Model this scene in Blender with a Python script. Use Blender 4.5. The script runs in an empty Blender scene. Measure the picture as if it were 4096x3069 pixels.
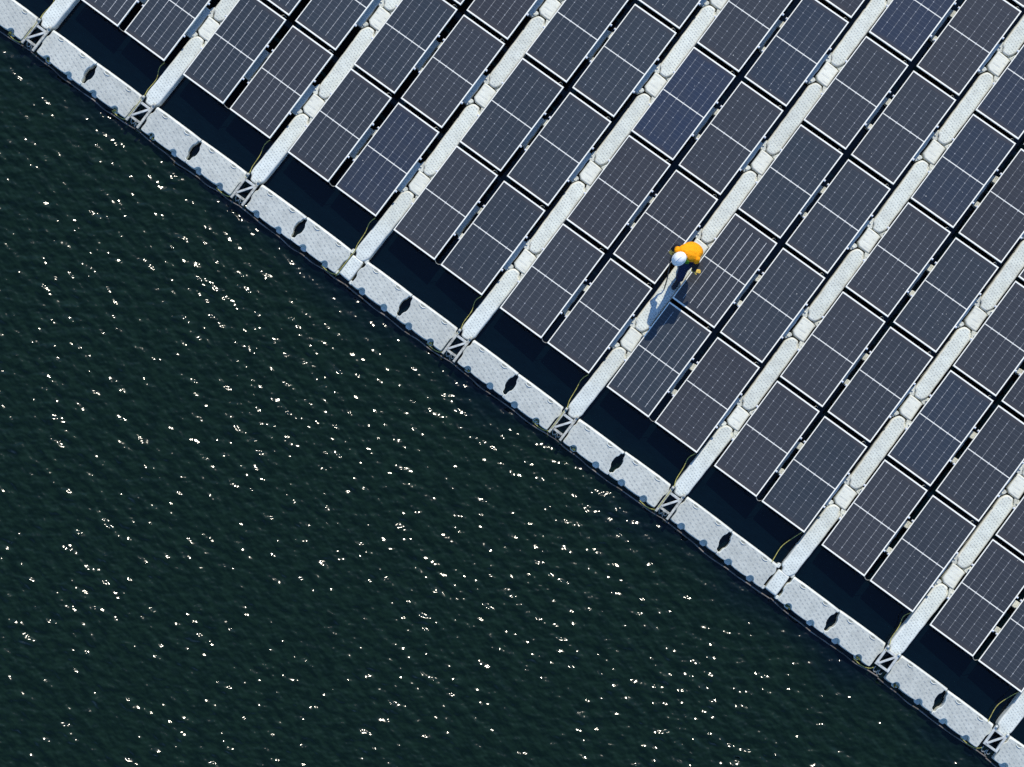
import bpy, bmesh, math, random
import numpy as np
from mathutils import Vector, Matrix
from mathutils.geometry import tessellate_polygon

random.seed(7)
S = bpy.context.scene
R = math.radians

# ------------------------------------------------------------------ camera, sky, sun
cam_d = bpy.data.cameras.new("camera")
cam = bpy.data.objects.new("camera", cam_d)
S.collection.objects.link(cam)
S.camera = cam
cam_d.sensor_width = 36.0
cam_d.lens = 8000.0 / 4096.0 * 36.0
cam_d.clip_start = 1.0
cam_d.clip_end = 3000.0
CAM_ROT = Matrix(((0.80402628, -0.59353998, 0.035384),
                  (0.59451283, 0.80347392, -0.0313713),
                  (-0.00981, 0.04625959, 0.99888128)))
CAM_LOC = Vector((9.00835592, -4.32528473, 38.4143447 + 0.39))
cam.matrix_world = Matrix.Translation(CAM_LOC) @ CAM_ROT.to_4x4()

SUN_EL = 44.0
SUN_TRAVEL = Vector((0.285, -0.958, 0.0)).normalized()      # where shadows point on the ground
to_sun = Vector((-SUN_TRAVEL.x * math.cos(R(SUN_EL)), -SUN_TRAVEL.y * math.cos(R(SUN_EL)), math.sin(R(SUN_EL))))
sun_d = bpy.data.lights.new("sun", 'SUN')
sun_d.energy = 2.95
sun_d.angle = R(0.5)
sun_d.color = (1.0, 0.925, 0.78)
sun = bpy.data.objects.new("sun", sun_d)
S.collection.objects.link(sun)
sun.rotation_euler = to_sun.to_track_quat('Z', 'Y').to_euler()
sun.location = (0, 0, 30)

W = bpy.data.worlds.new("World")
S.world = W
W.use_nodes = True
wn = W.node_tree.nodes
sky = wn.new("ShaderNodeTexSky")
sky.sky_type = 'NISHITA'
sky.sun_disc = False
sky.sun_elevation = R(SUN_EL)
sky.sun_rotation = math.atan2(to_sun.x, to_sun.y)
sky.air_density = 1.0
sky.dust_density = 0.2
sky.ozone_density = 10.0
wn["Background"].inputs[1].default_value = 0.15
W.node_tree.links.new(sky.outputs[0], wn["Background"].inputs[0])

S.view_settings.view_transform = 'Standard'
S.view_settings.look = 'None'
S.view_settings.exposure = 0.48
S.view_settings.gamma = 1.0
S.cycles.use_denoising = False
S.cycles.max_bounces = 6

# ------------------------------------------------------------------ lattice of the array
A, B = 2.555, 2.139              # walkway spacing, row spacing
XW = 0.042                       # walkway axis offset
Y_IN, Y_OUT = -2.865, -3.43     # inner and outer edge of the perimeter walkway
XE = -0.037                      # ends of the walkways lie a little to the left
NW = 10                          # walkways
ORD = ["first", "second", "third", "fourth", "fifth", "sixth", "seventh", "eighth", "ninth", "tenth", "eleventh", "twelfth"]


def walk_x(k):
    return A * (k - 1.5) + XW


def seen(x, y, z, margin=0.0):
    p = CAM_ROT.transposed() @ (Vector((x, y, z)) - CAM_LOC)
    u = 2048 + 8000 * p.x / -p.z
    v = 1534.5 - 8000 * p.y / -p.z
    m = margin * 206
    return -m < u < 4096 + m and -m < v < 3069 + m


def rect_seen(x0, x1, y0, y1, z, margin=0.0):
    n = 8
    return any(seen(x0 + (x1 - x0) * i / n, y0 + (y1 - y0) * j / n, z, margin) for i in range(n + 1) for j in range(n + 1))


# ------------------------------------------------------------------ material helpers
class NT:
    def __init__(s, name):
        s.m = bpy.data.materials.new(name)
        s.m.use_nodes = True
        s.n = s.m.node_tree.nodes
        s.l = s.m.node_tree.links
        s.b = s.n["Principled BSDF"]

    def new(s, t, **k):
        o = s.n.new(t)
        for a, v in k.items():
            setattr(o, a, v)
        return o

    def put(s, v, sock):
        if isinstance(v, bpy.types.NodeSocket):
            s.l.new(v, sock)
        else:
            sock.default_value = v

    def math(s, op, a, b=0.0, c=0.0):
        o = s.new("ShaderNodeMath", operation=op)
        s.put(a, o.inputs[0]); s.put(b, o.inputs[1]); s.put(c, o.inputs[2])
        return o.outputs[0]

    def mix(s, f, a, b, blend='MIX'):
        o = s.new("ShaderNodeMix", data_type='RGBA', blend_type=blend)
        s.put(f, o.inputs[0]); s.put(a, o.inputs[6]); s.put(b, o.inputs[7])
        return o.outputs[2]

    def coord(s, out="Object"):
        return s.new("ShaderNodeTexCoord").outputs[out]

    def sep(s, v):
        o = s.new("ShaderNodeSeparateXYZ"); s.l.new(v, o.inputs[0])
        return o.outputs

    def mapping(s, v, scale=(1, 1, 1), rot=(0, 0, 0), loc=(0, 0, 0)):
        o = s.new("ShaderNodeMapping"); s.l.new(v, o.inputs[0])
        o.inputs[1].default_value = loc; o.inputs[2].default_value = rot; o.inputs[3].default_value = scale
        return o.outputs[0]

    def noise(s, v, scale, detail=3.0, rough=0.55, dist=0.0):
        o = s.new("ShaderNodeTexNoise"); s.l.new(v, o.inputs["Vector"])
        o.inputs["Scale"].default_value = scale; o.inputs["Detail"].default_value = detail
        o.inputs["Roughness"].default_value = rough; o.inputs["Distortion"].default_value = dist
        return o.outputs[0]

    def ramp(s, v, lo, hi, a=0.0, b=1.0, smooth=True):
        o = s.new("ShaderNodeMapRange")
        o.interpolation_type = 'SMOOTHSTEP' if smooth else 'LINEAR'
        s.put(v, o.inputs[0]); o.inputs[1].default_value = lo; o.inputs[2].default_value = hi
        o.inputs[3].default_value = a; o.inputs[4].default_value = b
        return o.outputs[0]

    def bump(s, h, strength, dist):
        o = s.new("ShaderNodeBump"); s.l.new(h, o.inputs["Height"])
        o.inputs["Strength"].default_value = strength; o.inputs["Distance"].default_value = dist
        s.l.new(o.outputs[0], s.b.inputs["Normal"])

    def line(s, x, period, width, phase=0.0):
        f = s.math('FRACT', s.math('ADD', s.math('DIVIDE', x, period), 0.5 + phase))
        d = s.math('MULTIPLY', s.math('ABSOLUTE', s.math('SUBTRACT', f, 0.5)), period)
        return s.math('LESS_THAN', d, width / 2)


def plain(name, col, rough=0.5, metal=0.0, noise=0.15, scale=12.0, spec=0.5):
    t = NT(name)
    v = t.noise(t.coord(), scale, 4)
    dark = tuple(c * (1 - noise * 1.6) for c in col) + (1,)
    light = tuple(min(1, c * (1 + noise * 0.4)) for c in col) + (1,)
    t.put(t.mix(t.ramp(v, .3, .7), dark, light), t.b.inputs["Base Color"])
    if name.endswith("cloth"):
        t.bump(t.noise(t.coord(), 7.0, 2, .45, 1.2), .9, .05)
    t.b.inputs["Roughness"].default_value = rough
    t.b.inputs["Metallic"].default_value = metal
    t.b.inputs["Specular IOR Level"].default_value = .15 if name.endswith("cloth") else spec
    return t.m


def make_hdpe(name, clean, dirty, tread, tread_dark, amount):
    """rotomoulded white plastic, soiled; tread = (dx, dy) raised dash pattern"""
    t = NT(name)
    co = t.coord()
    info = t.new("ShaderNodeObjectInfo")
    off = t.new("ShaderNodeVectorMath", operation='ADD')
    cmb = t.new("ShaderNodeCombineXYZ")
    t.l.new(t.math('MULTIPLY', info.outputs["Random"], 37.0), cmb.inputs[0])
    t.l.new(co, off.inputs[0]); t.l.new(cmb.outputs[0], off.inputs[1])
    v = off.outputs[0]
    n1 = t.noise(v, 5.0, 5, .62)
    n2 = t.noise(v, 26.0, 4, .6)
    f = t.math('MULTIPLY', t.ramp(t.math('ADD', t.math('MULTIPLY', n1, .65), t.math('MULTIPLY', n2, .35)), .36, .66), amount)
    c = t.mix(f, clean + (1,), dirty + (1,))
    tone = t.math('ADD', t.math('MULTIPLY', info.outputs["Random"], .12), .93)
    cc = t.new("ShaderNodeVectorMath", operation='SCALE'); t.l.new(c, cc.inputs[0]); t.l.new(tone, cc.inputs[3])
    c = cc.outputs[0]
    h = t.math('MULTIPLY', n2, .3)
    if tread:
        x, y, z = t.sep(t.mapping(co, rot=(0, 0, R(tread[2]))))
        v_ = t.math('DIVIDE', y, tread[1])
        row = t.math('FLOOR', v_)
        jit = t.math('FRACT', t.math('MULTIPLY', t.math('SINE', t.math('MULTIPLY', row, 12.9898)), 43758.5))
        u_ = t.math('ADD', t.math('DIVIDE', x, tread[0]), t.math('ADD', t.math('MULTIPLY', row, .5), t.math('MULTIPLY', jit, .25)))
        fu = t.math('ABSOLUTE', t.math('SUBTRACT', t.math('FRACT', u_), .5))
        fv = t.math('ABSOLUTE', t.math('SUBTRACT', t.math('FRACT', v_), .5))
        dash = t.math('MULTIPLY', t.ramp(fu, .22, .36, 1, 0), t.ramp(fv, .10, .24, 1, 0))
        fade = t.ramp(t.noise(v, 14.0, 2), .32, .6, .25, 1.0)
        dash = t.math('MULTIPLY', dash, fade)
        c = t.mix(t.math('MULTIPLY', dash, tread[3]), c, tread_dark + (1,))
        h = t.math('SUBTRACT', h, dash)
    t.put(c, t.b.inputs["Base Color"])
    t.b.inputs["Roughness"].default_value = .55
    t.bump(h, .5 if tread else .15, .006)
    return t.m


M = {}
M["hdpe"] = make_hdpe("white_plastic", (.74, .75, .66), (.55, .565, .50), None, None, .8)
M["walk"] = make_hdpe("walkway_plastic", (.71, .755, .675), (.55, .585, .525), (.058, .052, 14, .6), (.22, .25, .25), .9)
M["conn"] = make_hdpe("connector_plastic", (.77, .795, .70), (.65, .67, .59), (.30, .105, 0, .28), (.30, .33, .35), .75)
M["lug"] = make_hdpe("lug_plastic", (.73, .76, .68), (.46, .475, .42), (.05, .033, 25, .6), (.14, .15, .13), 1.0)
M["perim"] = make_hdpe("perimeter_plastic", (.51, .532, .47), (.385, .405, .36), (.085, .078, 22, .5), (.20, .225, .235), .9)
M["pocket"] = make_hdpe("pocket_plastic", (.25, .27, .24), (.18, .195, .175), None, None, .8)
M["float"] = make_hdpe("float_plastic", (.52, .545, .50), (.40, .42, .385), None, None, .8)
M["frame"] = plain("panel_frame_white", (.92, .895, .76), .42, 0, .05, 3)
M["alu"] = plain("weathered_aluminium", (.62, .635, .575), .45, .2, .18, 14)
M["alu_dirty"] = plain("weathered_soiled_aluminium", (.50, .50, .43), .6, .1, .3, 22)
M["clamp"] = plain("clamp_white", (.82, .82, .80), .4)
M["rope_y"] = plain("yellow_rope", (.46, .43, .11), .8, 0, .35, 30)
M["rope_b"] = plain("grey_brown_rope", (.20, .175, .15), .8, 0, .4, 5)
M["cable"] = plain("pale_cable", (.5, .47, .38), .6)
M["algae"] = plain("algae_green", (.12, .15, .03), .9, 0, .6, 30)
M["black"] = plain("black_cloth", (.018, .018, .024), .7)
M["pole"] = plain("black_pole", (.02, .02, .022), .4)
M["orange"] = plain("orange_cloth", (.98, .36, .004), .75, 0, .06, 8)
M["navy"] = plain("navy_cloth", (.012, .022, .065), .8)
M["green"] = plain("green_cloth", (.09, .24, .015), .8)
M["glove"] = plain("yellow_glove", (.80, .52, .08), .7)
M["helmet"] = plain("white_helmet", (.92, .91, .85), .3, 0, .02)
M["skin"] = plain("skin", (.38, .2, .13), .6, 0, .05)
M["boot"] = plain("boot_leather", (.015, .016, .024), .6)


def make_panel_glass():
    t = NT("panel_glass")
    x, y, z = t.sep(t.coord())
    info = t.new("ShaderNodeObjectInfo")
    rnd = info.outputs["Random"]
    cell = info.outputs["Color"]
    # dust film on the glass: uneven, brownish towards the two short ends
    cmb = t.new("ShaderNodeCombineXYZ")
    t.l.new(t.math('ADD', x, t.math('MULTIPLY', rnd, 91.0)), cmb.inputs[0]); t.l.new(y, cmb.inputs[1])
    n1 = t.noise(cmb.outputs[0], 2.2, 4, .6)
    n2 = t.noise(cmb.outputs[0], 60.0, 3, .7)
    film = t.ramp(n1, .3, .72)
    base = t.mix(t.math('MULTIPLY', film, .35), cell, (.050, .053, .056, 1))
    grain = t.ramp(n2, .25, .75, .88, 1.12, False)
    sc = t.new("ShaderNodeVectorMath", operation='SCALE'); t.l.new(base, sc.inputs[0]); t.l.new(grain, sc.inputs[3])
    base = sc.outputs[0]
    edge = t.ramp(t.math('ADD', t.math('ABSOLUTE', y), t.math('MULTIPLY', t.math('SUBTRACT', n1, .5), .12)), .90, 1.0)
    base = t.mix(t.math('MULTIPLY', edge, .55), base, (.072, .062, .056, 1))
    # cell gaps: 6 columns of half cells, 12 rows in each half
    ay = t.math('ABSOLUTE', y)
    inside = t.math('MULTIPLY', t.math('LESS_THAN', ay, .905), t.math('LESS_THAN', t.math('ABSOLUTE', x), .47))
    col = t.math('MULTIPLY', t.math('MULTIPLY', t.line(x, .163, .0076), t.math('LESS_THAN', t.math('ABSOLUTE', x), .4)), inside)
    row = t.math('MULTIPLY', t.math('MULTIPLY', t.line(t.math('SUBTRACT', ay, .018), .0806, .0062), t.math('GREATER_THAN', ay, .05)), inside)
    fx = t.math('FRACT', t.math('ADD', t.math('DIVIDE', x, .163), .5))
    dx = t.math('MULTIPLY', t.math('ABSOLUTE', t.math('SUBTRACT', fx, .5)), .163)
    fy = t.math('FRACT', t.math('ADD', t.math('DIVIDE', t.math('SUBTRACT', ay, .018), .1612), .5))
    dy = t.math('MULTIPLY', t.math('ABSOLUTE', t.math('SUBTRACT', fy, .5)), .1612)
    dot = t.math('MULTIPLY', t.math('LESS_THAN', t.math('ADD', dx, dy), .0135), t.math('MULTIPLY', inside, t.math('LESS_THAN', t.math('ABSOLUTE', x), .4)))
    # every busbar gap has its own brightness: index of the column line and panel random
    ci = t.math('ROUND', t.math('DIVIDE', x, .163))
    seed = t.math('FRACT', t.math('MULTIPLY', t.math('SINE', t.math('ADD', t.math('MULTIPLY', ci, 7.31), t.math('MULTIPLY', rnd, 113.7))), 4375.85))
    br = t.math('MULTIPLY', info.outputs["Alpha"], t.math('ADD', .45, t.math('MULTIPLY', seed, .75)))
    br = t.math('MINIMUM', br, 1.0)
    patch = t.ramp(t.noise(cmb.outputs[0], 3.5, 2), .35, .62, .45, 1.0)
    speck = t.ramp(t.noise(cmb.outputs[0], 19.0, 2, .4), .765, .79)
    base = t.mix(t.math('MULTIPLY', speck, .75), base, (.55, .54, .48, 1))
    c = t.mix(t.math('MULTIPLY', row, t.math('MULTIPLY', patch, .13)), base, (.42, .45, .47, 1))
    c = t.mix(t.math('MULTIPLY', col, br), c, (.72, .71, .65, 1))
    c = t.mix(t.math('MULTIPLY', dot, t.math('MULTIPLY', patch, .38)), c, (.70, .72, .75, 1))
    mid = t.math('LESS_THAN', ay, .0088)
    c = t.mix(mid, c, (.80, .785, .68, 1))
    t.put(c, t.b.inputs["Base Color"])
    t.b.inputs["Roughness"].default_value = .18
    t.b.inputs["IOR"].default_value = 1.45
    return t.m


M["glass"] = make_panel_glass()


def make_water():
    t = NT("lake_water")
    co = t.coord()
    x, y, z = t.sep(co)
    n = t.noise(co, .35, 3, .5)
    n2 = t.noise(t.mapping(co, scale=(1, 2.4, 1), rot=(0, 0, R(-14))), 3.4, 4, .62)  # ripple-scale mottle: light and dark of wave facets painted into the colour
    # green outside, navy by the pontoons: dark sky reflection and shade painted in
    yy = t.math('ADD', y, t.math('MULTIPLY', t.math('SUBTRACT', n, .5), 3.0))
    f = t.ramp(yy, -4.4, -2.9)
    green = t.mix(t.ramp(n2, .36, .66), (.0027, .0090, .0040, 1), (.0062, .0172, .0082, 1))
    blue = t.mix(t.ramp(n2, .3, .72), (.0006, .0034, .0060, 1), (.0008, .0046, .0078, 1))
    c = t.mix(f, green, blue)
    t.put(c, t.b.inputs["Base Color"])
    t.b.inputs["Roughness"].default_value = .115
    t.b.inputs["IOR"].default_value = 1.333
    h = t.noise(t.mapping(co, scale=(1, 1.4, 1)), 13.0, 2, .5)
    t.bump(h, .26, .012)
    return t.m


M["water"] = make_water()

# ------------------------------------------------------------------ mesh helpers


def inset_poly(P, dist):
    """inward offset of a CCW polygon, edge i runs from P[i] to P[i+1]; collapsed edges are merged"""
    n = len(P)
    D = [(P[(i + 1) % n] - P[i]).normalized() for i in range(n)]
    N = [Vector((-d.y, d.x)) for d in D]
    act = list(range(n))

    def junction(a, b):
        qa = P[(a + 1) % n] + N[a] * dist[a]; qb = P[b] + N[b] * dist[b]
        cr = D[a].x * D[b].y - D[a].y * D[b].x
        if abs(cr) > .12:
            w = qb - qa
            t = (w.x * D[b].y - w.y * D[b].x) / cr
            q = qa + D[a] * t
            lim = 4 * max(dist[a], dist[b]) + .02
            if (q - (qa + qb) / 2).length < lim:
                return q
        return (qa + qb) / 2
    for _ in range(60):
        J = [junction(act[i - 1], act[i]) for i in range(len(act))]      # start point of active edge i
        bad = [i for i in range(len(act)) if (J[(i + 1) % len(act)] - J[i]).dot(D[act[i]]) <= 0]
        if not bad or len(act) < 6:
            break
        worst = min(bad, key=lambda i: (J[(i + 1) % len(act)] - J[i]).dot(D[act[i]]))
        act.pop(worst)
    J = {act[i]: junction(act[i - 1], act[i]) for i in range(len(act))}
    out = []
    aset = sorted(act)
    for v in range(n):
        nxt = next((e for e in aset if e >= v), aset[0])
        out.append(J[nxt])
    return out


class MB:
    def __init__(s):
        s.v = []; s.f = []; s.mi = []; s.sm = []

    def add(s, vs, fs, mi=0, smooth=False):
        o = len(s.v)
        s.v += [tuple(v) for v in vs]
        for f in fs:
            s.f.append(tuple(i + o for i in f)); s.mi.append(mi); s.sm.append(smooth)
        return o

    def box(s, c, d, rz=0.0, mi=0, bev=0.0):
        cx, cy, cz = c
        hx, hy, hz = d[0] / 2, d[1] / 2, d[2] / 2
        b = min(bev, hx * .8, hy * .8, hz * .8)
        ca, sa = math.cos(rz), math.sin(rz)
        if b <= 0:
            rings = [(-hz, 0), (hz, 0)]
        else:
            rings = [(-hz, b), (-hz + b, 0), (hz - b, 0), (hz, b)]
        vs = []; fs = []
        for z, i in rings:
            for sx, sy in ((-1, -1), (1, -1), (1, 1), (-1, 1)):
                px, py = sx * (hx - i), sy * (hy - i)
                vs.append((cx + px * ca - py * sa, cy + px * sa + py * ca, cz + z))
        n = len(rings)
        fs.append((3, 2, 1, 0))
        for r in range(n - 1):
            for q in range(4):
                a = r * 4 + q; b2 = r * 4 + (q + 1) % 4
                fs.append((a, b2, b2 + 4, a + 4))
        k = (n - 1) * 4
        fs.append((k, k + 1, k + 2, k + 3))
        s.add(vs, fs, mi)

    def slab(s, outline, zt, zb, bev, cap_mi=0, side_mi=0, fac=None):
        """outline CCW; flat top inside a rounded shoulder, vertical walls; fac(midpoint, normal) scales the shoulder per edge"""
        n = len(outline)
        P = [Vector((p[0], p[1])) for p in outline]
        fc = [1.0] * n
        if fac:
            for i in range(n):
                d = (P[(i + 1) % n] - P[i]).normalized()
                fc[i] = fac((P[i] + P[(i + 1) % n]) / 2, Vector((-d.y, d.x)))
        prof = [(0, zb), (0, zt - bev), (.14, zt - bev * .5), (.5, zt - bev * .14), (1, zt)]
        vs = []; fs = []; last = None
        for ins, z in prof:
            last = inset_poly(P, [bev * ins * f for f in fc]) if ins else P
            vs += [(q.x, q.y, z) for q in last]
        o = s.add(vs, [])
        for r in range(len(prof) - 1):
            for i in range(n):
                j = (i + 1) % n
                s.f.append((o + r * n + i, o + r * n + j, o + (r + 1) * n + j, o + (r + 1) * n + i)); s.mi.append(side_mi); s.sm.append(r > 0)
        k = o + (len(prof) - 1) * n
        keep = [i for i in range(n) if (last[i] - last[i - 1]).length > 1e-5]
        pts3 = [Vector((last[i].x, last[i].y, 0)) for i in keep]
        for t in tessellate_polygon([pts3]):
            s.f.append(tuple(k + keep[q] for q in t)); s.mi.append(cap_mi); s.sm.append(False)

    def tube(s, pts, r, seg=6, mi=0):
        pts = [Vector(p) for p in pts]
        vs = []; fs = []
        for i, p in enumerate(pts):
            a = pts[max(0, i - 1)]; b = pts[min(len(pts) - 1, i + 1)]
            d = (b - a).normalized()
            u = d.cross(Vector((0, 0, 1)))
            if u.length < 1e-3:
                u = d.cross(Vector((0, 1, 0)))
            u.normalize(); w = u.cross(d)
            rr = r[i] if isinstance(r, (list, tuple)) else r
            for k in range(seg):
                an = 2 * math.pi * k / seg
                q = p + u * (rr * math.cos(an)) + w * (rr * math.sin(an))
                vs.append(tuple(q))
        for i in range(len(pts) - 1):
            for k in range(seg):
                a = i * seg + k; b = i * seg + (k + 1) % seg
                fs.append((a, a + seg, b + seg, b))
        fs.append(tuple(range(seg)))
        e = (len(pts) - 1) * seg
        fs.append(tuple(e + seg - 1 - k for k in range(seg)))
        s.add(vs, fs, mi, True)

    def loft(s, rings, seg=16, mi=0):
        """rings: (centre, side vector, other vector) ellipses; closed with domed ends"""
        vs = []; fs = []
        for c, u, w in rings:
            c, u, w = Vector(c), Vector(u), Vector(w)
            for k in range(seg):
                an = 2 * math.pi * k / seg
                vs.append(tuple(c + u * math.cos(an) + w * math.sin(an)))
        n = len(rings)
        for i in range(n - 1):
            for k in range(seg):
                a = i * seg + k; b = i * seg + (k + 1) % seg
                fs.append((a, b, b + seg, a + seg))
        fs.append(tuple(seg - 1 - k for k in range(seg)))
        fs.append(tuple((n - 1) * seg + k for k in range(seg)))
        s.add(vs, fs, mi, True)

    def build(s, name, mats, parent=None, loc=None):
        me = bpy.data.meshes.new(name)
        me.from_pydata(s.v, [], s.f)
        mats = mats if isinstance(mats, (list, tuple)) else [mats]
        for m in mats:
            me.materials.append(m)
        me.polygons.foreach_set("material_index", s.mi)
        me.polygons.foreach_set("use_smooth", s.sm)
        bm = bmesh.new(); bm.from_mesh(me)
        bmesh.ops.recalc_face_normals(bm, faces=bm.faces)
        bm.to_mesh(me); bm.free()
        me.update()
        o = bpy.data.objects.new(name, me)
        S.collection.objects.link(o)
        if parent:
            o.parent = parent
        if loc:
            o.location = loc
        return o


def tag(o, label, cat, group=None):
    o["label"] = label; o["category"] = cat
    if group:
        o["group"] = group
    return o


def empty(name, loc):
    o = bpy.data.objects.new(name, None)
    o.empty_display_size = .2
    S.collection.objects.link(o)
    o.location = loc
    return o


def copy_tree(o, parent=None):
    c = o.copy()
    S.collection.objects.link(c)
    if parent:
        c.parent = parent
    for ch in list(o.children):
        copy_tree(ch, c)
    return c


def drop_tree(o):
    for ch in list(o.children):
        drop_tree(ch)
    bpy.data.objects.remove(o)


def smooth_poly(pts, it=1):
    for _ in range(it):
        q = []
        n = len(pts)
        for i in range(n):
            a, b = pts[i], pts[(i + 1) % n]
            q.append((a[0] * .75 + b[0] * .25, a[1] * .75 + b[1] * .25))
            q.append((a[0] * .25 + b[0] * .75, a[1] * .25 + b[1] * .75))
        pts = q
    return pts


def spline(ctrl, n=8):
    P = [Vector(p) for p in ctrl]
    out = []
    for i in range(len(P) - 1):
        p0 = P[max(0, i - 1)]; p1 = P[i]; p2 = P[i + 1]; p3 = P[min(len(P) - 1, i + 2)]
        for k in range(n):
            t = k / n
            out.append(.5 * ((2 * p1) + (-p0 + p2) * t + (2 * p0 - 5 * p1 + 4 * p2 - p3) * t * t + (-p0 + 3 * p1 - 3 * p2 + p3) * t ** 3))
    out.append(P[-1])
    return out


# ------------------------------------------------------------------ water: one sheet, real waves
def build_water():
    rng = np.random.default_rng(11)

    def axis(lo, hi, step, far, fine_lo=None, step2=None):
        c = list(np.arange(lo, hi, step))
        if fine_lo is not None:
            c += list(np.arange(hi, fine_lo, step2))
        up = c[-1]; st = step2 or step
        while up < far:
            st *= 1.35; up += st; c.append(up)
        dn = c[0]; st = step; pre = []
        while dn > -far:
            st *= 1.35; dn -= st; pre.append(dn)
        return np.array(pre[::-1] + c)
    xs = axis(-6.0, 21.0, .0172, 1200)
    ys = axis(-15.8, -3.3, .0205, 1200, 10.0, .12)
    X, Y = np.meshgrid(xs, ys)
    H = np.zeros_like(X)
    N = 100
    for i in range(N):
        lam = .068 * (.46 / .068) ** rng.random()
        th = math.pi / 2 + R(10) + rng.normal(0, .46 + .45 * max(0.0, 1 - lam / .20))
        k = 2 * math.pi / lam
        slope = .0404 * (lam / .2) ** .05 * (.5 + rng.random())
        ph = rng.random() * 2 * math.pi
        H += slope / k * np.cos(k * math.cos(th) * X + k * math.sin(th) * Y + ph)
    # gust patches, lee of the pontoons, flat under the array and far away
    G = np.zeros_like(X)
    for i in range(14):
        lam = 2.0 + 5 * rng.random(); th = rng.random() * math.pi
        G += np.cos(2 * math.pi / lam * (math.cos(th) * X + math.sin(th) * Y) + rng.random() * 6.28)
    G = 1 + .05 * G / 2.6

    def sm(v, a, b):
        t = np.clip((v - a) / (b - a), 0, 1)
        return t * t * (3 - 2 * t)
    amp = G * (1 - .04 * sm(Y, -4.9, -3.6)) * (1 - .90 * sm(Y, -3.6, -3.0))
    fade = sm(X, -8, -6.4) * (1 - sm(X, 21.4, 23)) * sm(Y, -18, -16.4) * (1 - sm(Y, 3, 8))
    H *= amp * fade
    nx, ny = len(xs), len(ys)
    co = np.stack([X.ravel(), Y.ravel(), H.ravel()], 1).astype(np.float32)
    idx = np.arange(nx * ny).reshape(ny, nx)
    F = np.stack([idx[:-1, :-1], idx[:-1, 1:], idx[1:, 1:], idx[1:, :-1]], -1).reshape(-1, 4).astype(np.int32)
    me = bpy.data.meshes.new("water")
    me.vertices.add(len(co)); me.vertices.foreach_set("co", co.ravel())
    me.loops.add(F.size); me.loops.foreach_set("vertex_index", F.ravel())
    me.polygons.add(len(F))
    me.polygons.foreach_set("loop_start", np.arange(0, F.size, 4, dtype=np.int32))
    me.polygons.foreach_set("use_smooth", np.ones(len(F), bool))
    me.update(calc_edges=True)
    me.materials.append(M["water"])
    o = bpy.data.objects.new("water", me)
    S.collection.objects.link(o)
    o["kind"] = "structure"
    return o


build_water()

# ------------------------------------------------------------------ solar panel with its float
PZ, TILT = .39, R(5.0)
PW, PL = 1.0, 2.046


def make_panel():
    root = empty("solar_panel", (0, 0, 0))
    fw, fh = .029, .038
    b = MB()
    b.box((0, PL / 2 - fw / 2, 0), (PW, fw, fh), bev=.003)
    b.box((0, -PL / 2 + fw / 2, 0), (PW, fw, fh), bev=.003)
    b.box((PW / 2 - .022 / 2, 0, 0), (.022, PL - 2 * fw, fh), bev=.003)
    b.box((-PW / 2 + .019 / 2, 0, 0), (.019, PL - 2 * fw, fh), bev=.003)
    fr = b.build("frame", M["frame"], root, (0, 0, PZ))
    fr.rotation_euler = (0, -TILT, 0)
    g = MB()
    g.box((0, 0, 0), (PW - .044, PL - 2 * fw, .008))
    gl = g.build("glass", M["glass"], root, (0, 0, PZ + .011))
    gl.rotation_euler = (0, -TILT, 0)
    for sx in (-1, 1):
        for y in (-.395, .395):
            c = MB()
            c.box((0, 0, 0), (.036, .038, .05), bev=.012)
            o = c.build("clamp", M["clamp"], root, (sx * (PW / 2 + .016), y, PZ + sx * PW / 2 * math.sin(TILT) - .004))
    # float: hull under the panel, a low rim past the raised edge, tabs past the lowered edge
    f = MB()
    out = smooth_poly([(-.42, -.31), (.54, -.34), (.572, -.30), (.560, -.12), (.575, -.02), (.562, .14), (.572, .30), (.54, .345), (-.42, .31)], 1)
    f.slab(out, .20, -.10, .025)
    f.slab(smooth_poly([(-.40, -.28), (-.30, -.28), (-.30, .28), (-.40, .28)]), PZ - .075, .19, .01)
    f.slab(smooth_poly([(.36, -.28), (.46, -.28), (.46, .28), (.36, .28)]), PZ + .005, .19, .01)
    fl = f.build("float", M["float"], root)
    for y0, y1 in ((-.36, -.25), (.23, .37)):
        l = MB()
        l.slab(smooth_poly([(-.602, y0 + .02), (-.575, y0 - .015), (-.40, y0), (-.40, y1), (-.56, y1 - .01), (-.60, y1 - .045)]), .155, .02, .012)
        l.build("lug", M["lug"], fl)
    c = MB()
    c.tube(spline([(.36, PL / 2 - .01, PZ + .01), (.375, PL / 2 + .03, PZ + .02), (.40, PL / 2 + .055, PZ - .01), (.44, PL / 2 + .05, PZ - .08)], 4), .0045, 5)
    c.build("cable", M["cable"], root)
    return root


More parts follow.
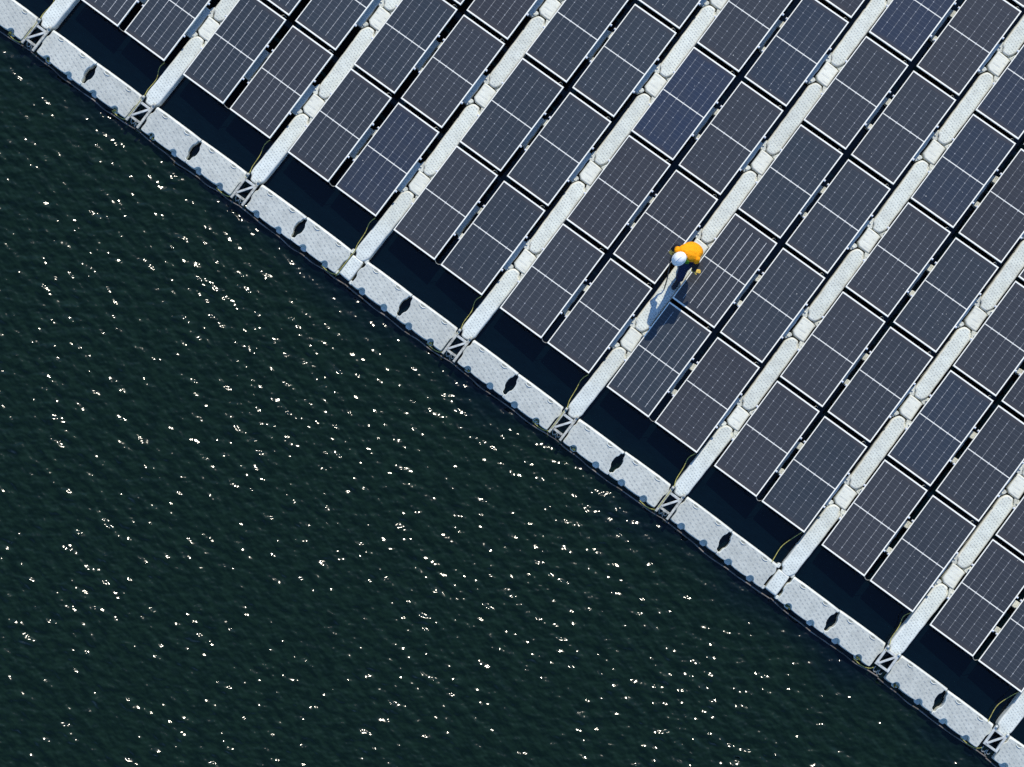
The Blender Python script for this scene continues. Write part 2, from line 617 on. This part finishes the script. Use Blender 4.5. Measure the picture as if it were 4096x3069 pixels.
panel = make_panel()
BLUISH = {(4, 3, 0): .5, (5, 5, 0): .42, (2, 1, 1): .3, (4, 4, 1): .15, (6, 4, 0): .2, (7, 2, 0): .15, (9, 1, 1): .4, (6, 5, 0): .25}
rp = random.Random(3)
for k in range(-1, NW + 1):                       # bay k lies between walkway k and k+1
    for r in range(1, 9):
        for s in (0, 1):
            x = A * (k - 1) + (-.568 if s == 0 else .568); y = (r - 1.5) * B
            if not rect_seen(x - .5, x + .5, y - 1.03, y + 1.03, PZ, .35):
                continue
            o = copy_tree(panel)
            o.location = (x + rp.uniform(-.006, .006), y + rp.uniform(-.006, .006), rp.uniform(-.006, .006))
            o.rotation_euler = (R(rp.uniform(-.25, .25)), R(rp.uniform(-.25, .25)), R(-.25 + rp.uniform(-.12, .12)))
            bl = BLUISH.get((k, r, s), 0.0)
            t = rp.uniform(0, 1) ** 1.1
            warm = Vector((.0425, .0430, .0450)); cool = Vector((.033, .0415, .048)); deep = Vector((.020, .036, .080))
            c = warm.lerp(cool, t).lerp(deep, bl) * rp.uniform(.92, 1.06)
            left = max(0.0, min(1.0, (4.2 - x) / 7.0))           # reflection painted into the busbar colour, brighter towards the left of the array
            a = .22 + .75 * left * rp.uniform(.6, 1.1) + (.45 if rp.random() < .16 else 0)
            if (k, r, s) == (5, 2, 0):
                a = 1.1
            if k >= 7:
                a = .24 + rp.uniform(0, .12)
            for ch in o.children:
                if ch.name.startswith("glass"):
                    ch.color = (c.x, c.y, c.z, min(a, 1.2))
            look = "bluish" if bl > .4 else ("white-lined" if a > .75 else "grey")
            side = "left" if s == 0 else "right"
            if k < 0:
                lab = f"{look} solar panel, {ORD[r-1]} row from lake, {side} of pair before the first walkway"
            elif k >= NW - 1:
                lab = f"{look} solar panel, {ORD[r-1]} row from lake, {side} of pair beyond the tenth walkway"
            else:
                lab = f"{look} solar panel, {ORD[r-1]} row from lake, {side} of pair between {ORD[k]} and {ORD[k+1]} walkways"
            tag(o, lab, "solar panel", "solar panels floating in paired rows between the walkways")
drop_tree(panel)

# ------------------------------------------------------------------ walkway floats
ZT = .22


def long_float_outline(y0, y1, rng):
    """float from y0 (lower tongue tip) to y1 (upper tongue tip)"""
    up = [(.162, y1 - .20), (.150, y1 - .115), (.100, y1 - .095), (.078, y1 - .02), (.040, y1), (-.065, y1 - .004), (-.112, y1 - .05), (-.152, y1 - .13), (-.162, y1 - .17)]
    lo = [(-x, y0 + y1 - y) for x, y in up]
    pts = []
    pts += [(p[0], p[1]) for p in lo]                     # lower end, left to right
    n = 12
    ya, yb = lo[-1][1], up[0][1]
    for i in range(1, n):
        pts.append((.160 + rng.uniform(-.004, .004) , ya + (yb - ya) * i / n))
    pts += up
    ya, yb = up[-1][1], lo[0][1]
    for i in range(1, n):
        pts.append((-.160 + rng.uniform(-.004, .004), ya + (yb - ya) * i / n))
    # order so that it runs counter-clockwise: lower end must go left to right
    return smooth_poly(pts, 1)


def make_long(rng, seed_len):
    b = MB()
    h = seed_len / 2
    b.slab(long_float_outline(-h, h, rng), ZT, -.12, .034, 0, 1)
    return b.build("walkway_float", [M["walk"], M["hdpe"]])


LONG = B - 2 * .232
rl = random.Random(5)
longs = [make_long(rl, LONG) for _ in range(4)]


def make_connector():
    root = empty("connector_float", (0, 0, 0))
    b = MB()
    out = smooth_poly([(-.160, -.205), (.140, -.216), (.158, -.195), (.150, 0), (.148, .15), (.158, .200), (-.135, .216), (-.158, .195), (-.150, .05)], 1)
    b.slab(out, ZT - .008, -.12, .03, 0, 1)
    b.build("deck", [M["conn"], M["hdpe"]], root)
    for sx, sy in ((-1, -1), (1, -1), (-1, 1), (1, 1)):
        l = MB()
        if (sx, sy) in ((1, -1), (-1, 1)):     # broad lug filling the recess of the long float
            o = [(sx * .075, sy * .232), (sx * .10, sy * .205), (sx * .205, sy * .20), (sx * .212, sy * .33), (sx * .18, sy * .42), (sx * .145, sy * .40), (sx * .12, sy * .31)]
        else:
            o = [(sx * .10, sy * .228), (sx * .14, sy * .19), (sx * .208, sy * .21), (sx * .22, sy * .31), (sx * .185, sy * .36), (sx * .15, sy * .31)]
        if sx * sy < 0:
            o = o[::-1]
        ar = sum(o[i][0] * o[(i + 1) % len(o)][1] - o[(i + 1) % len(o)][0] * o[i][1] for i in range(len(o)))
        if ar < 0:
            o = o[::-1]
        l.slab(smooth_poly(o, 1), .192, .03, .012)
        l.tube([(sx * .172, sy * .285, .188), (sx * .172, sy * .285, .21)], .020, 8)
        l.build("lug", M["lug"], root)
    return root


conn = make_connector()
for k in range(NW + 1):
    x = walk_x(k)
    nl = nc = 0
    for r in range(1, 9):
        yc = (r - 1.5) * B                      # connector sits at the panels' mid line
        yl = yc - B / 2                         # long float before it
        if rect_seen(x - .16, x + .16, yl - LONG / 2, yl + LONG / 2, ZT, .3):
            o = rl.choice(longs).copy()
            S.collection.objects.link(o)
            o.location = (x + rl.uniform(-.006, .006) - (.038 if r == 1 else 0), yl + (.015 if r == 1 else 0), rl.uniform(-.006, .004))
            o.rotation_euler = (R(rl.uniform(-.3, .3)), R(rl.uniform(-1, 1)), R(rl.uniform(-.25, .25) - (1.9 if r == 1 else 0)))
            tag(o, f"long white tread-patterned float, {ORD[r-1]} from lake along the {ORD[k]} walkway", "walkway float",
                "long floats of the walkways between the panels")
        if rect_seen(x - .16, x + .16, yc - .3, yc + .3, ZT, .3):
            o = copy_tree(conn)
            o.location = (x + .006 + rl.uniform(-.004, .004), yc + .008, rl.uniform(-.006, .006))
            o.rotation_euler = (R(rl.uniform(-.6, .6)), R(rl.uniform(-.8, .8)), R(rl.uniform(-.5, .5)))
            tag(o, f"short white ribbed connector float, {ORD[r-1]} from lake along the {ORD[k]} walkway", "connector float",
                "short connector floats of the walkways")
drop_tree(conn)
for o in longs:
    bpy.data.objects.remove(o)

# ------------------------------------------------------------------ perimeter floats
PD = Y_IN - Y_OUT           # depth .57
HOLE = [(-.046, .50), (-.050, .425), (-.092, .375), (-.094, .23), (-.046, .16), (-.042, .075), (.012, .065)], [(.046, .075), (.050, .17), (.094, .225), (.090, .36), (.046, .42), (.040, .50), (-.019, .51)]


def notch(x, y, w, d, sgn):
    """points of a rounded recess cut from the edge y, entering with sgn"""
    return [(x - w, y), (x - w * .80, y + sgn * d * .55), (x - w * .35, y + sgn * d), (x + w * .35, y + sgn * d), (x + w * .80, y + sgn * d * .55), (x + w, y)]


def perim_outline(mirror, L):
    """local frame: x = 0 at the slot axis, float reaches to -L (left float) or +L (right float); y 0..PD from the outer edge"""
    pts = []
    n1, n2 = L * .27, L * .75
    if not mirror:     # left float: the slot is on its right end
        xo = [-n2 - .02, -n1 - .01]
        pts += [(-L, .03), (-L + .02, .0)]
        for xx in xo:
            pts += notch(xx, 0, .078, .085, 1)
        pts += [(-.012, 0), (-.002, .03), (.0, .07)]
        pts += [(p[0], p[1]) for p in HOLE[0][::-1]][1:]
        pts += [(-.022, .49), (-.008, .51), (-.004, PD - .02), (-.012, PD)]
        pts += [(-L + .02, PD), (-L, PD - .03), (-L + .015, .42), (-L - .03, .37), (-L - .035, .25), (-L + .01, .19)]
        pts = pts
    else:
        xo = [n1, n2]
        pts += [(.004, .07), (.002, .02), (.014, 0)]
        for xx in xo:
            pts += notch(xx, 0, .078, .085, 1)
        pts += [(L - .02, 0), (L, .03), (L + .0, .18), (L + .0, .30), (L + .035, .36), (L + .035, .44), (L, .49), (L, PD - .03), (L - .02, PD)]
        pts += [(.012, PD), (.004, PD - .02), (.0, .515)]
        pts += [(p[0], p[1]) for p in HOLE[1][::-1]][1:]
    out = []
    for p in pts:
        if not out or (abs(p[0] - out[-1][0]) + abs(p[1] - out[-1][1])) > .004:
            out.append(p)
    return smooth_poly(out, 1)


def make_perim(mirror, L):
    root = empty("perimeter_float", (0, 0, 0))
    b = MB()
    def shoulder(m, nr):
        if m.y > PD - .07 and nr.y < -.5:
            return 1.25
        return .34
    b.slab(perim_outline(mirror, L), ZT - .01, -.12, .034, 0, 1, shoulder)
    b.build("deck", [M["perim"], M["hdpe"]], root)
    n1, n2 = L * .27, L * .75
    for xx in ((n1, n2) if mirror else (-n2 - .02, -n1 - .01)):
        l = MB()
        l.slab(smooth_poly([(xx - .070, -.030), (xx + .070, -.030), (xx + .06, .10), (xx - .06, .10)]), .045, -.10, .016)
        l.build("lug", M["hdpe"], root)
        cx, cy = xx - .012, PD - .052
        l = MB()
        l.slab(smooth_poly([(cx - .052, cy - .016), (cx - .03, cy - .034), (cx + .03, cy - .034), (cx + .052, cy - .016), (cx + .052, cy + .012), (cx - .052, cy + .012)]), ZT - .004, ZT - .03, .004)
        l.build("pocket", M["pocket"], root)
        l = MB()
        l.slab(smooth_poly([(cx - .070, cy - .018), (cx - .034, cy - .052), (cx + .034, cy - .052), (cx + .070, cy - .018), (cx + .056, cy - .012), (cx + .03, cy - .033), (cx - .03, cy - .033), (cx - .056, cy - .012)]), ZT + .010, ZT - .03, .006)
        l.build("pocket_lip", M["hdpe"], root)
    return root


GAP = .185
L = A / 2 - GAP
pl, pr = make_perim(False, L), make_perim(True, L)
pg = "grey perimeter floats along the lake edge"
for k in range(-1, NW):
    xm = A * (k - 1.5) + XE + A / 2
    for src, sd in ((pl, 0), (pr, 1)):
        x0, x1 = (xm - L, xm) if sd == 0 else (xm, xm + L)
        if not rect_seen(x0, x1, Y_OUT, Y_IN, ZT, .3):
            continue
        o = copy_tree(src)
        o.location = (xm + rl.uniform(-.003, .003), Y_OUT + rl.uniform(-.010, .010), rl.uniform(-.012, .010))
        o.rotation_euler = (R(rl.uniform(-1.6, 1.6)), R(rl.uniform(-.6, .6)), R(rl.uniform(-.55, .55)))
        side = "left" if sd == 0 else "right"
        if k < 0:
            lab = f"grey dimpled perimeter float, {side} half before the first walkway"
        elif k == NW - 1:
            lab = f"grey dimpled perimeter float, {side} half beyond the tenth walkway"
        else:
            lab = f"grey dimpled perimeter float, {side} of the slot between {ORD[k]} and {ORD[k+1]} walkways"
        tag(o, lab, "perimeter float", pg)
drop_tree(pl); drop_tree(pr)

# ------------------------------------------------------------------ end frames, end blocks


def make_frame(new):
    root = empty("lattice_bracket", (0, 0, 0))
    z = .235
    hw = .132
    y_top, y_bot = .57, -.02            # measured from the outer edge
    alu = M["alu"] if new else M["alu_dirty"]
    for sx in (-1, 1):
        b = MB()
        b.box((sx * hw, (.13 + y_top) / 2 if new else (y_top + y_bot) / 2, z), (.048, (y_top - .13) if new else (y_top - y_bot), .045), bev=.005)
        b.tube([(sx * hw, y_top - .035, z + .02), (sx * hw, y_top - .035, z + .05)], .028, 10)
        b.build("side_bar", alu, root)
    b = MB()
    b.box((0, .475 if new else .43, z - .014), (2 * hw - .05, .05, .04), bev=.005)
    b.build("crossbar", M["alu"], root)
    b = MB()
    b.box((0, .155 if new else .095, z - .012), (2 * hw - .05, .048, .04), bev=.005)
    b.build("crossbar", alu, root)
    b = MB()
    y0, y1 = (.17, .465) if new else (.125, .415)
    dx, dy = 2 * hw - .055, y1 - y0
    b.box((0, (y0 + y1) / 2, z + .004), (math.hypot(dx, dy), .042, .032), math.atan2(dy, dx), bev=.004)
    b.build("brace", M["alu"], root)
    b = MB()
    b.tube(spline([(-.09, .10, .16), (-.085, .04, .12), (-.05, .0, .11), (-.01, .02, .12), (.0, .07, .14)], 5), .009, 6)
    b.tube(spline([(.02, .09, .15), (.03, .03, .11), (.07, .02, .13), (.085, .06, .15)], 5), .009, 6)
    b.tube(spline([(-.05, -.02, .09), (-.02, .03, .10), (.05, -.03, .09)], 5), .008, 6)
    b.build("shackle", M["alu_dirty"], root)
    return root


def make_block():
    root = empty("pontoon_block", (0, 0, 0))
    b = MB()
    b.slab(smooth_poly([(-.12, .045), (.115, .035), (.132, .06), (.132, .48), (.11, .50), (-.115, .50), (-.13, .48), (-.135, .07)], 1), ZT, -.12, .032, 0, 1)
    b.build("deck", [M["walk"], M["hdpe"]], root)
    for sx in (-1, 1):
        l = MB()
        l.slab(smooth_poly([(sx * .165 - .032, .0), (sx * .165 + .032, .0), (sx * .165 + .03, .08), (sx * .165 - .03, .08)]), .19, .0, .012)
        l.build("lug", M["lug"], root)
        l = MB()
        l.slab(smooth_poly([(sx * .165 - .035, .50), (sx * .165 + .03, .50), (sx * .165 + .03, .60), (sx * .165 - .04, .60)]), .19, .0, .012)
        l.build("lug", M["lug"], root)
    return root


fo, fn, bk = make_frame(False), make_frame(True), make_block()
for k in range(NW):
    x = A * (k - 1.5) + XE
    if not rect_seen(x - .2, x + .2, Y_OUT, Y_IN, ZT, .3):
        continue
    if k in (3, 7):
        o = copy_tree(bk)
        tag(o, f"short white tread-topped float block at the lake end of the {ORD[k]} walkway", "float block", "white blocks closing walkway ends")
    else:
        o = copy_tree(fn if k in (8, 9) else fo)
        d = "cleaner closed" if k == 8 else "weathered"
        tag(o, f"{d} aluminium frame with diagonal brace at the lake end of the {ORD[k]} walkway", "metal frame", "aluminium frames at walkway ends")
    o.location = (x, Y_OUT, 0)
    o.rotation_euler = (0, 0, R(rl.uniform(-1.2, 1.2)))
for q in (fo, fn, bk):
    drop_tree(q)

# ------------------------------------------------------------------ ropes and cables
rr = random.Random(21)
for k in range(NW):
    x = walk_x(k)
    if not seen(x - .2, -2.5, .2, .2):
        continue
    pb = (x - A / 2 - XW + .568 + .47, -B + .05)      # raised lower corner of the panel left of the walkway
    off = [0, .02, .05, .05, .03, .06, .05, .14, .03, .18][k]
    if k in (7, 9):      # slack ropes that cross the gap to the perimeter float
        ctrl = [(pb[0], pb[1] - .02, .33), (pb[0] - .05, pb[1] - .18, .20), (pb[0] - .13, pb[1] - .46, .14), (pb[0] - .12, Y_IN + .03, .195), (pb[0] - .11, Y_IN - .05, .222)]
    else:
        ctrl = [(pb[0] + .02, pb[1] - .02, .34), (pb[0] - .03, pb[1] - .16, .22), (x - .225 - off, pb[1] - .36, .15), (x - .24 - off * .3, pb[1] - .62, .18), (x - .215, Y_IN + .02, .24), (x - .215, Y_IN - .12, .26)]
        if k in (3, 5, 6, 1, 0):
            ctrl += [(x - .215, Y_IN - .30, .262), (x - .22, Y_OUT + .06, .25), (x - .235, Y_OUT - .035, .12)]
    b = MB()
    b.tube(spline(ctrl, 7), .007 if k != 6 else .008, 6)
    o = b.build("mooring_rope", M["rope_y"])
    tag(o, f"yellow rope running from the panel corner down beside the lake end of the {ORD[k]} walkway", "rope", "yellow ropes beside the walkway ends")

for k in range(-1, NW):
    xa, xb = walk_x(k), walk_x(k + 1)
    if not rect_seen(xa, xb, Y_OUT - .15, Y_OUT, 0, .2):
        continue
    b = MB()
    ctrl = []
    n = 10
    for i in range(n + 1):
        t = i / n
        sag = .05 + .045 * math.sin(math.pi * t) + rr.uniform(-.016, .016)
        ctrl.append((xa + (xb - xa) * t, Y_OUT - sag, .045 + .07 * (abs(t - .5) * 2) ** 3))
    b.tube(spline(ctrl, 4), .0125, 6)
    o = b.build("edge_line", M["rope_b"])
    if k < 0:
        lab = "grey brown mooring line hugging the lake edge before the first walkway"
    elif k == NW - 1:
        lab = "grey brown mooring line hugging the lake edge beyond the tenth walkway"
    else:
        lab = f"grey brown mooring line along the lake edge between {ORD[k]} and {ORD[k+1]} walkways"
    tag(o, lab, "mooring line", "mooring lines along the outer edge")
    # short yellow lashing beside the left bar of the frame
    if k >= 0 and k != 7:
        b = MB()
        x = xa - .25
        b.tube(spline([(x - .34, Y_OUT - .03, .08), (x - .20, Y_OUT - .05, .10), (x - .08, Y_OUT - .04, .12), (x + .01, Y_OUT + .0, .18), (x + .04, Y_OUT + .05, .24)], 5), .009, 6)
        o = b.build("rope_lashing", M["rope_y"])
        tag(o, f"short yellow rope lashing on the outer edge beside the {ORD[k]} walkway end", "rope", "yellow lashings on the outer edge")

for k in range(0, NW - 1):
    x = A * (k - 1)
    y = -B + .045
    if not seen(x, y, .3, .1):
        continue
    b = MB()
    j = rr.uniform(-.02, .02)
    b.tube(spline([(x - .085, y + .03, .40), (x - .04, y - .01 + j, .37), (x + .01, y - .015 + j, .33), (x + .045, y + .005, .31), (x + .075, y + .04, .345)], 5), .0055, 5)
    o = b.build("cable_loop", M["cable"])
    tag(o, f"thin pale cable loop at the lake edge of panel pair between {ORD[k]} and {ORD[k+1]} walkways", "cable", "cable loops between first row panels")

# algae growing in the outer recesses
b = MB()
ra = random.Random(9)
for k in range(NW):
    for side in (-1, 1):
        if ra.random() < .35 and k not in (0, 1, 4, 5):
            continue
        cx = A * (k - 1.5) + XE + side * (GAP + L * .24)
        for i in range(9):
            px, py = cx + ra.uniform(-.05, .05), Y_OUT + ra.uniform(-.012, .045)
            rad = ra.uniform(.010, .024)
            pz = .13 + ra.uniform(-.01, .012)
            rings = [((px, py, pz - rad * .5), (rad * .5, 0, 0), (0, rad * .5, 0)), ((px, py, pz), (rad * ra.uniform(.8, 1.2), 0, 0), (0, rad * ra.uniform(.8, 1.2), 0)),
                     ((px + rad * .2, py, pz + rad * .45), (rad * .55, 0, 0), (0, rad * .5, 0))]
            b.loft(rings, 7)
o = b.build("algae", M["algae"])
o["kind"] = "stuff"; o["label"] = "green algae clumps in the outer recesses of the perimeter floats"; o["category"] = "algae"

# ------------------------------------------------------------------ the worker
PB = Vector((8.93, .75, ZT))
person = empty("person", PB)
tag(person, "worker in orange jacket and white helmet, holding a black pole on the sixth walkway", "person")


def rel(p):
    return Vector(p)


J = {"pelvis": (0, .15, .88), "waist": (-.01, .10, 1.0), "chest": (-.03, .0, 1.18), "neck": (-.06, -.09, 1.31), "head": (-.105, -.165, 1.42), "crown": (-.115, -.185, 1.52),
     "shR": (-.215, -.055, 1.25), "elR": (-.290, .02, 1.02), "wrR": (-.318, -.055, .93), "shL": (.145, .03, 1.24), "elL": (.20, -.01, .98), "wrL": (.235, -.12, .80),
     "hipR": (-.085, .14, .86), "knR": (-.03, .04, .48), "anR": (-.03, .10, .09), "toR": (-.035, -.04, .03),
     "hipL": (.085, .14, .86), "knL": (.06, -.17, .52), "anL": (.115, -.33, .10), "toL": (.12, -.46, .035)}


def skin_mesh(name, verts, edges, radii, mat, root_i=0, sub=2):
    me = bpy.data.meshes.new(name)
    me.from_pydata([tuple(v) for v in verts], edges, [])
    o = bpy.data.objects.new(name, me)
    S.collection.objects.link(o)
    o.parent = person
    md = o.modifiers.new("skin", 'SKIN')
    md.use_smooth_shade = True
    for i, sv in enumerate(me.skin_vertices[0].data):
        rad = radii[i]
        sv.radius = rad if isinstance(rad, tuple) else (rad, rad)
        sv.use_root = (i == root_i)
    sb = o.modifiers.new("subdivision", 'SUBSURF')
    sb.levels = sub; sb.render_levels = sub
    me.materials.append(mat)
    return o


def hand_chain(V, E, RD, wrist_i, wrist, dirv, side, palm_n, scale=1.0, curl=.3, grow=0.0):
    """palm and five fingers rooted inside the palm"""
    d = Vector(dirv).normalized(); sd = Vector(side).normalized(); pn = Vector(palm_n).normalized()
    w = Vector(wrist)
    palm = w + d * .055 * scale
    V.append(palm); RD.append((.030 + grow, .018 + grow)); pi = len(V) - 1
    E.append((wrist_i, pi))
    lens = [.070, .080, .074, .058]
    for f in range(4):
        off = sd * (.027 - .018 * f)
        p0 = w + d * .088 * scale + off
        ln = lens[f]
        c = curl + .08 * f
        p1 = p0 + (d * math.cos(c * .5) + pn * math.sin(c * .5)) * ln * .5
        p2 = p1 + (d * math.cos(c * 1.5) + pn * math.sin(c * 1.5)) * ln * .5
        b0 = len(V)
        V.extend([p0, p1, p2]); RD.extend([.0088 + grow, .0082 + grow, .007 + grow])
        E.extend([(pi, b0), (b0, b0 + 1), (b0 + 1, b0 + 2)])
    t0 = w + d * .03 + sd * .032
    t1 = t0 + (d * .6 + sd * .75 + pn * .2).normalized() * .035
    t2 = t1 + (d * .85 + sd * .3 + pn * .35).normalized() * .03
    b0 = len(V)
    V.extend([t0, t1, t2]); RD.extend([.012 + grow, .0095 + grow, .008 + grow])
    E.extend([(pi, b0), (b0, b0 + 1), (b0 + 1, b0 + 2)])


names = list(J)
V = [Vector(J[n]) for n in names]
ix = {n: i for i, n in enumerate(names)}
E = [(ix[a], ix[b_]) for a, b_ in (("pelvis", "waist"), ("waist", "chest"), ("chest", "neck"), ("neck", "head"), ("head", "crown"), ("chest", "shR"), ("shR", "elR"), ("elR", "wrR"),
     ("chest", "shL"), ("shL", "elL"), ("elL", "wrL"), ("pelvis", "hipR"), ("hipR", "knR"), ("knR", "anR"), ("anR", "toR"), ("pelvis", "hipL"), ("hipL", "knL"), ("knL", "anL"), ("anL", "toL"))]
RD = [{"pelvis": .12, "waist": .105, "chest": .115, "neck": .055, "head": .088, "crown": .065, "shR": .06, "elR": .042, "wrR": .028, "shL": .06, "elL": .042, "wrL": .028,
       "hipR": .085, "knR": .058, "anR": .042, "toR": .036, "hipL": .085, "knL": .058, "anL": .042, "toL": .036}[n] for n in names]
HR = dict(dirv=(.02, -.75, -.65), side=(.95, .0, .1), palm_n=(.35, .5, -.4), curl=1.0)
HL = dict(dirv=(.75, .42, -.35), side=(.35, -.85, .1), palm_n=(-.2, .1, -.9), curl=.35)
hand_chain(V, E, RD, ix["wrR"], J["wrR"], **HR)
hand_chain(V, E, RD, ix["wrL"], J["wrL"], **HL)
skin_mesh("body", V, E, RD, M["skin"], ix["pelvis"])

for w, hd in (("wrR", HR), ("wrL", HL)):
    gv = [Vector(J[w]) - Vector(hd["dirv"]).normalized() * .05, Vector(J[w])]
    ge, gr = [(0, 1)], [.036, .034]
    hand_chain(gv, ge, gr, 1, J[w], grow=.0042, **hd)
    skin_mesh("glove", gv, ge, gr, M["glove"], 1)


def limb(mb, pts, rads, seg=14):
    P = [Vector(p) for p in pts]
    rings = []
    for i, p in enumerate(P):
        a, c = P[max(0, i - 1)], P[min(len(P) - 1, i + 1)]
        d = (c - a).normalized()
        u = d.cross(Vector((0, 0, 1)))
        if u.length < .05:
            u = d.cross(Vector((0, 1, 0)))
        u.normalize(); w = u.cross(d)
        rings.append((p, u * rads[i], w * rads[i]))
    mb.loft(rings, seg)


def mid(a, b_, t=.5):
    return Vector(J[a]).lerp(Vector(J[b_]), t)


# trousers: seat and both legs
tr = MB()
tr.loft([((0, .15, .74), (.13, 0, 0), (0, .11, 0)), ((0, .155, .84), (.175, 0, 0), (0, .13, .02)), ((0, .14, .95), (.17, 0, 0), (0, .125, .03)), ((-.01, .10, 1.03), (.16, 0, 0), (0, .115, .04))], 20)
for s_ in ("R", "L"):
    limb(tr, [Vector(J["hip" + s_]) + Vector((0, 0, .04)), mid("hip" + s_, "kn" + s_, .5), J["kn" + s_], mid("kn" + s_, "an" + s_, .5), mid("kn" + s_, "an" + s_, .92)], [.112, .108, .092, .084, .078])
tr.build("trousers", M["navy"], person)
for s_ in ("R", "L"):
    bt = MB()
    a_, t_ = Vector(J["an" + s_]), Vector(J["to" + s_])
    d_ = (t_ - a_); d_.z = 0; d_.normalize()
    sd_ = Vector((d_.y, -d_.x, 0))
    heel = Vector((a_.x, a_.y, 0)) - d_ * .06
    rings = []
    for q, wdt, hgt in ((0.0, .030, .05), (.05, .042, .062), (.12, .044, .058), (.19, .050, .042), (.25, .046, .032), (.285, .028, .022)):
        c_ = heel + d_ * q + Vector((0, 0, hgt))
        rings.append((c_, sd_ * wdt, Vector((0, 0, hgt - .001))))
    bt.loft(rings, 14)
    limb(bt, [a_ + Vector((0, 0, -.03)), a_ + Vector((0, 0, .04)), mid("an" + s_, "kn" + s_, .3)], [.05, .056, .058])
    bt.build("boot", M["boot"], person)

# jacket body and orange upper sleeves
jk = MB()
jk.loft([((.015, .10, .66), (.185, .0, .0), (0, .155, .0)), ((.01, .15, .78), (.185, .0, .0), (0, .140, .03)), ((.0, .18, .92), (.195, .02, 0), (-.01, .135, .05)), ((-.012, .125, 1.05), (.20, .03, 0), (-.02, .14, .07)), ((-.028, .06, 1.16), (.215, .045, 0), (-.02, .135, .09)),
         ((-.036, .0, 1.245), (.22, .05, 0), (-.02, .115, .09)), ((-.045, -.045, 1.30), (.17, .04, 0), (-.02, .085, .06)), ((-.058, -.085, 1.335), (.075, .015, 0), (-.01, .06, .03))], 24)
for s_ in ("R", "L"):
    limb(jk, [Vector(J["sh" + s_]) * .86 + Vector(J["chest"]) * .14 + Vector((0, 0, .02)), J["sh" + s_], mid("sh" + s_, "el" + s_, .25), mid("sh" + s_, "el" + s_, .45)], [.07, .076, .068, .062])
jk.build("jacket", M["orange"], person)
for s_ in ("R", "L"):
    sl = MB()
    limb(sl, [mid("sh" + s_, "el" + s_, .36), mid("sh" + s_, "el" + s_, .7), J["el" + s_], mid("el" + s_, "wr" + s_, .5), mid("el" + s_, "wr" + s_, .95)], [.056, .058, .060, .052, .046])
    sl.build("sleeve", M["black"], person)
cl = MB()
cl.loft([((-.055, -.085, 1.30), (.085, .0, 0), (0, .07, .02)), ((-.07, -.11, 1.345), (.07, 0, 0), (0, .06, .02)), ((-.08, -.125, 1.375), (.055, 0, 0), (0, .05, .02))], 16)
cl.loft([((.025, -.115, 1.22), (.06, .0, 0), (0, .045, .03)), ((.02, -.125, 1.27), (.05, 0, 0), (0, .04, .03)), ((.0, -.125, 1.30), (.03, 0, 0), (0, .03, .02))], 14)
cl.build("collar", M["green"], person)
# face details
fc = MB()
hd = Vector(J["head"])
fwd = Vector((-.25, -.92, -.30)).normalized(); lat = fwd.cross(Vector((0, 0, 1))).normalized(); upv = lat.cross(fwd)
fc.loft([(hd + fwd * .075 + upv * .012, lat * .010, upv * .012), (hd + fwd * .096 - upv * .012, lat * .015, upv * .012), (hd + fwd * .088 - upv * .028, lat * .012, upv * .006)], 8)
for sg in (-1, 1):
    fc.loft([(hd + lat * sg * .082 - upv * .02, fwd * .014, upv * .024), (hd + lat * sg * .096 - upv * .015, fwd * .016, upv * .028)], 8)
fc.build("nose_and_ears", M["skin"], person)
ey = MB()
for sg in (-1, 1):
    ey.loft([(hd + fwd * .078 + lat * sg * .032 + upv * .018, lat * .012, upv * .006), (hd + fwd * .086 + lat * sg * .032 + upv * .018, lat * .009, upv * .004)], 8)
ey.loft([(hd + fwd * .080 - upv * .050, lat * .024, upv * .005), (hd + fwd * .087 - upv * .050, lat * .020, upv * .004)], 8)
ey.build("eyes_and_mouth", M["boot"], person)
# hard hat: dome with ridge, brim longer at the front
hm = MB()
hc = hd + Vector((-.008, -.012, .035))
hup = (Vector((0, 0, 1)) * .96 + fwd * .28).normalized()
hf = (fwd - hup * fwd.dot(hup)).normalized(); hl = hup.cross(hf)
rings = []
for h_, rf, rs in ((-.012, .150, .122), (.0, .152, .124), (.006, .132, .112), (.045, .126, .108), (.080, .110, .096), (.108, .080, .072), (.124, .042, .040), (.129, .012, .012)):
    rings.append((hc + hup * h_ + hf * (.016 if h_ < .005 else 0), hl * rs, -hf * rf))
hm.loft(rings, 24)
helmet = hm.build("helmet", M["helmet"], person)
rg = MB()
rg.tube(spline([hc + hf * .115 + hup * .06, hc + hf * .07 + hup * .118, hc + hup * .134, hc - hf * .07 + hup * .118, hc - hf * .115 + hup * .06], 6), .009, 8)
rg.build("ridge", M["helmet"], helmet)

# the pole in the right hand, resting on the walkway
pm = MB()
top = Vector((8.578, .80, ZT + .98)); foot = Vector((8.93, .10, ZT + .012))
pts = [top.lerp(foot, i / 12) + Vector((.010 * math.sin(i * .9), .006 * math.sin(i * 1.3), 0)) for i in range(13)]
pm.tube(pts, [.022 if i < 5 else .0115 for i in range(13)], 8)
pole = pm.build("pole", M["pole"])
tag(pole, "thin black pole held in the worker's right hand with its tip on the walkway", "pole")
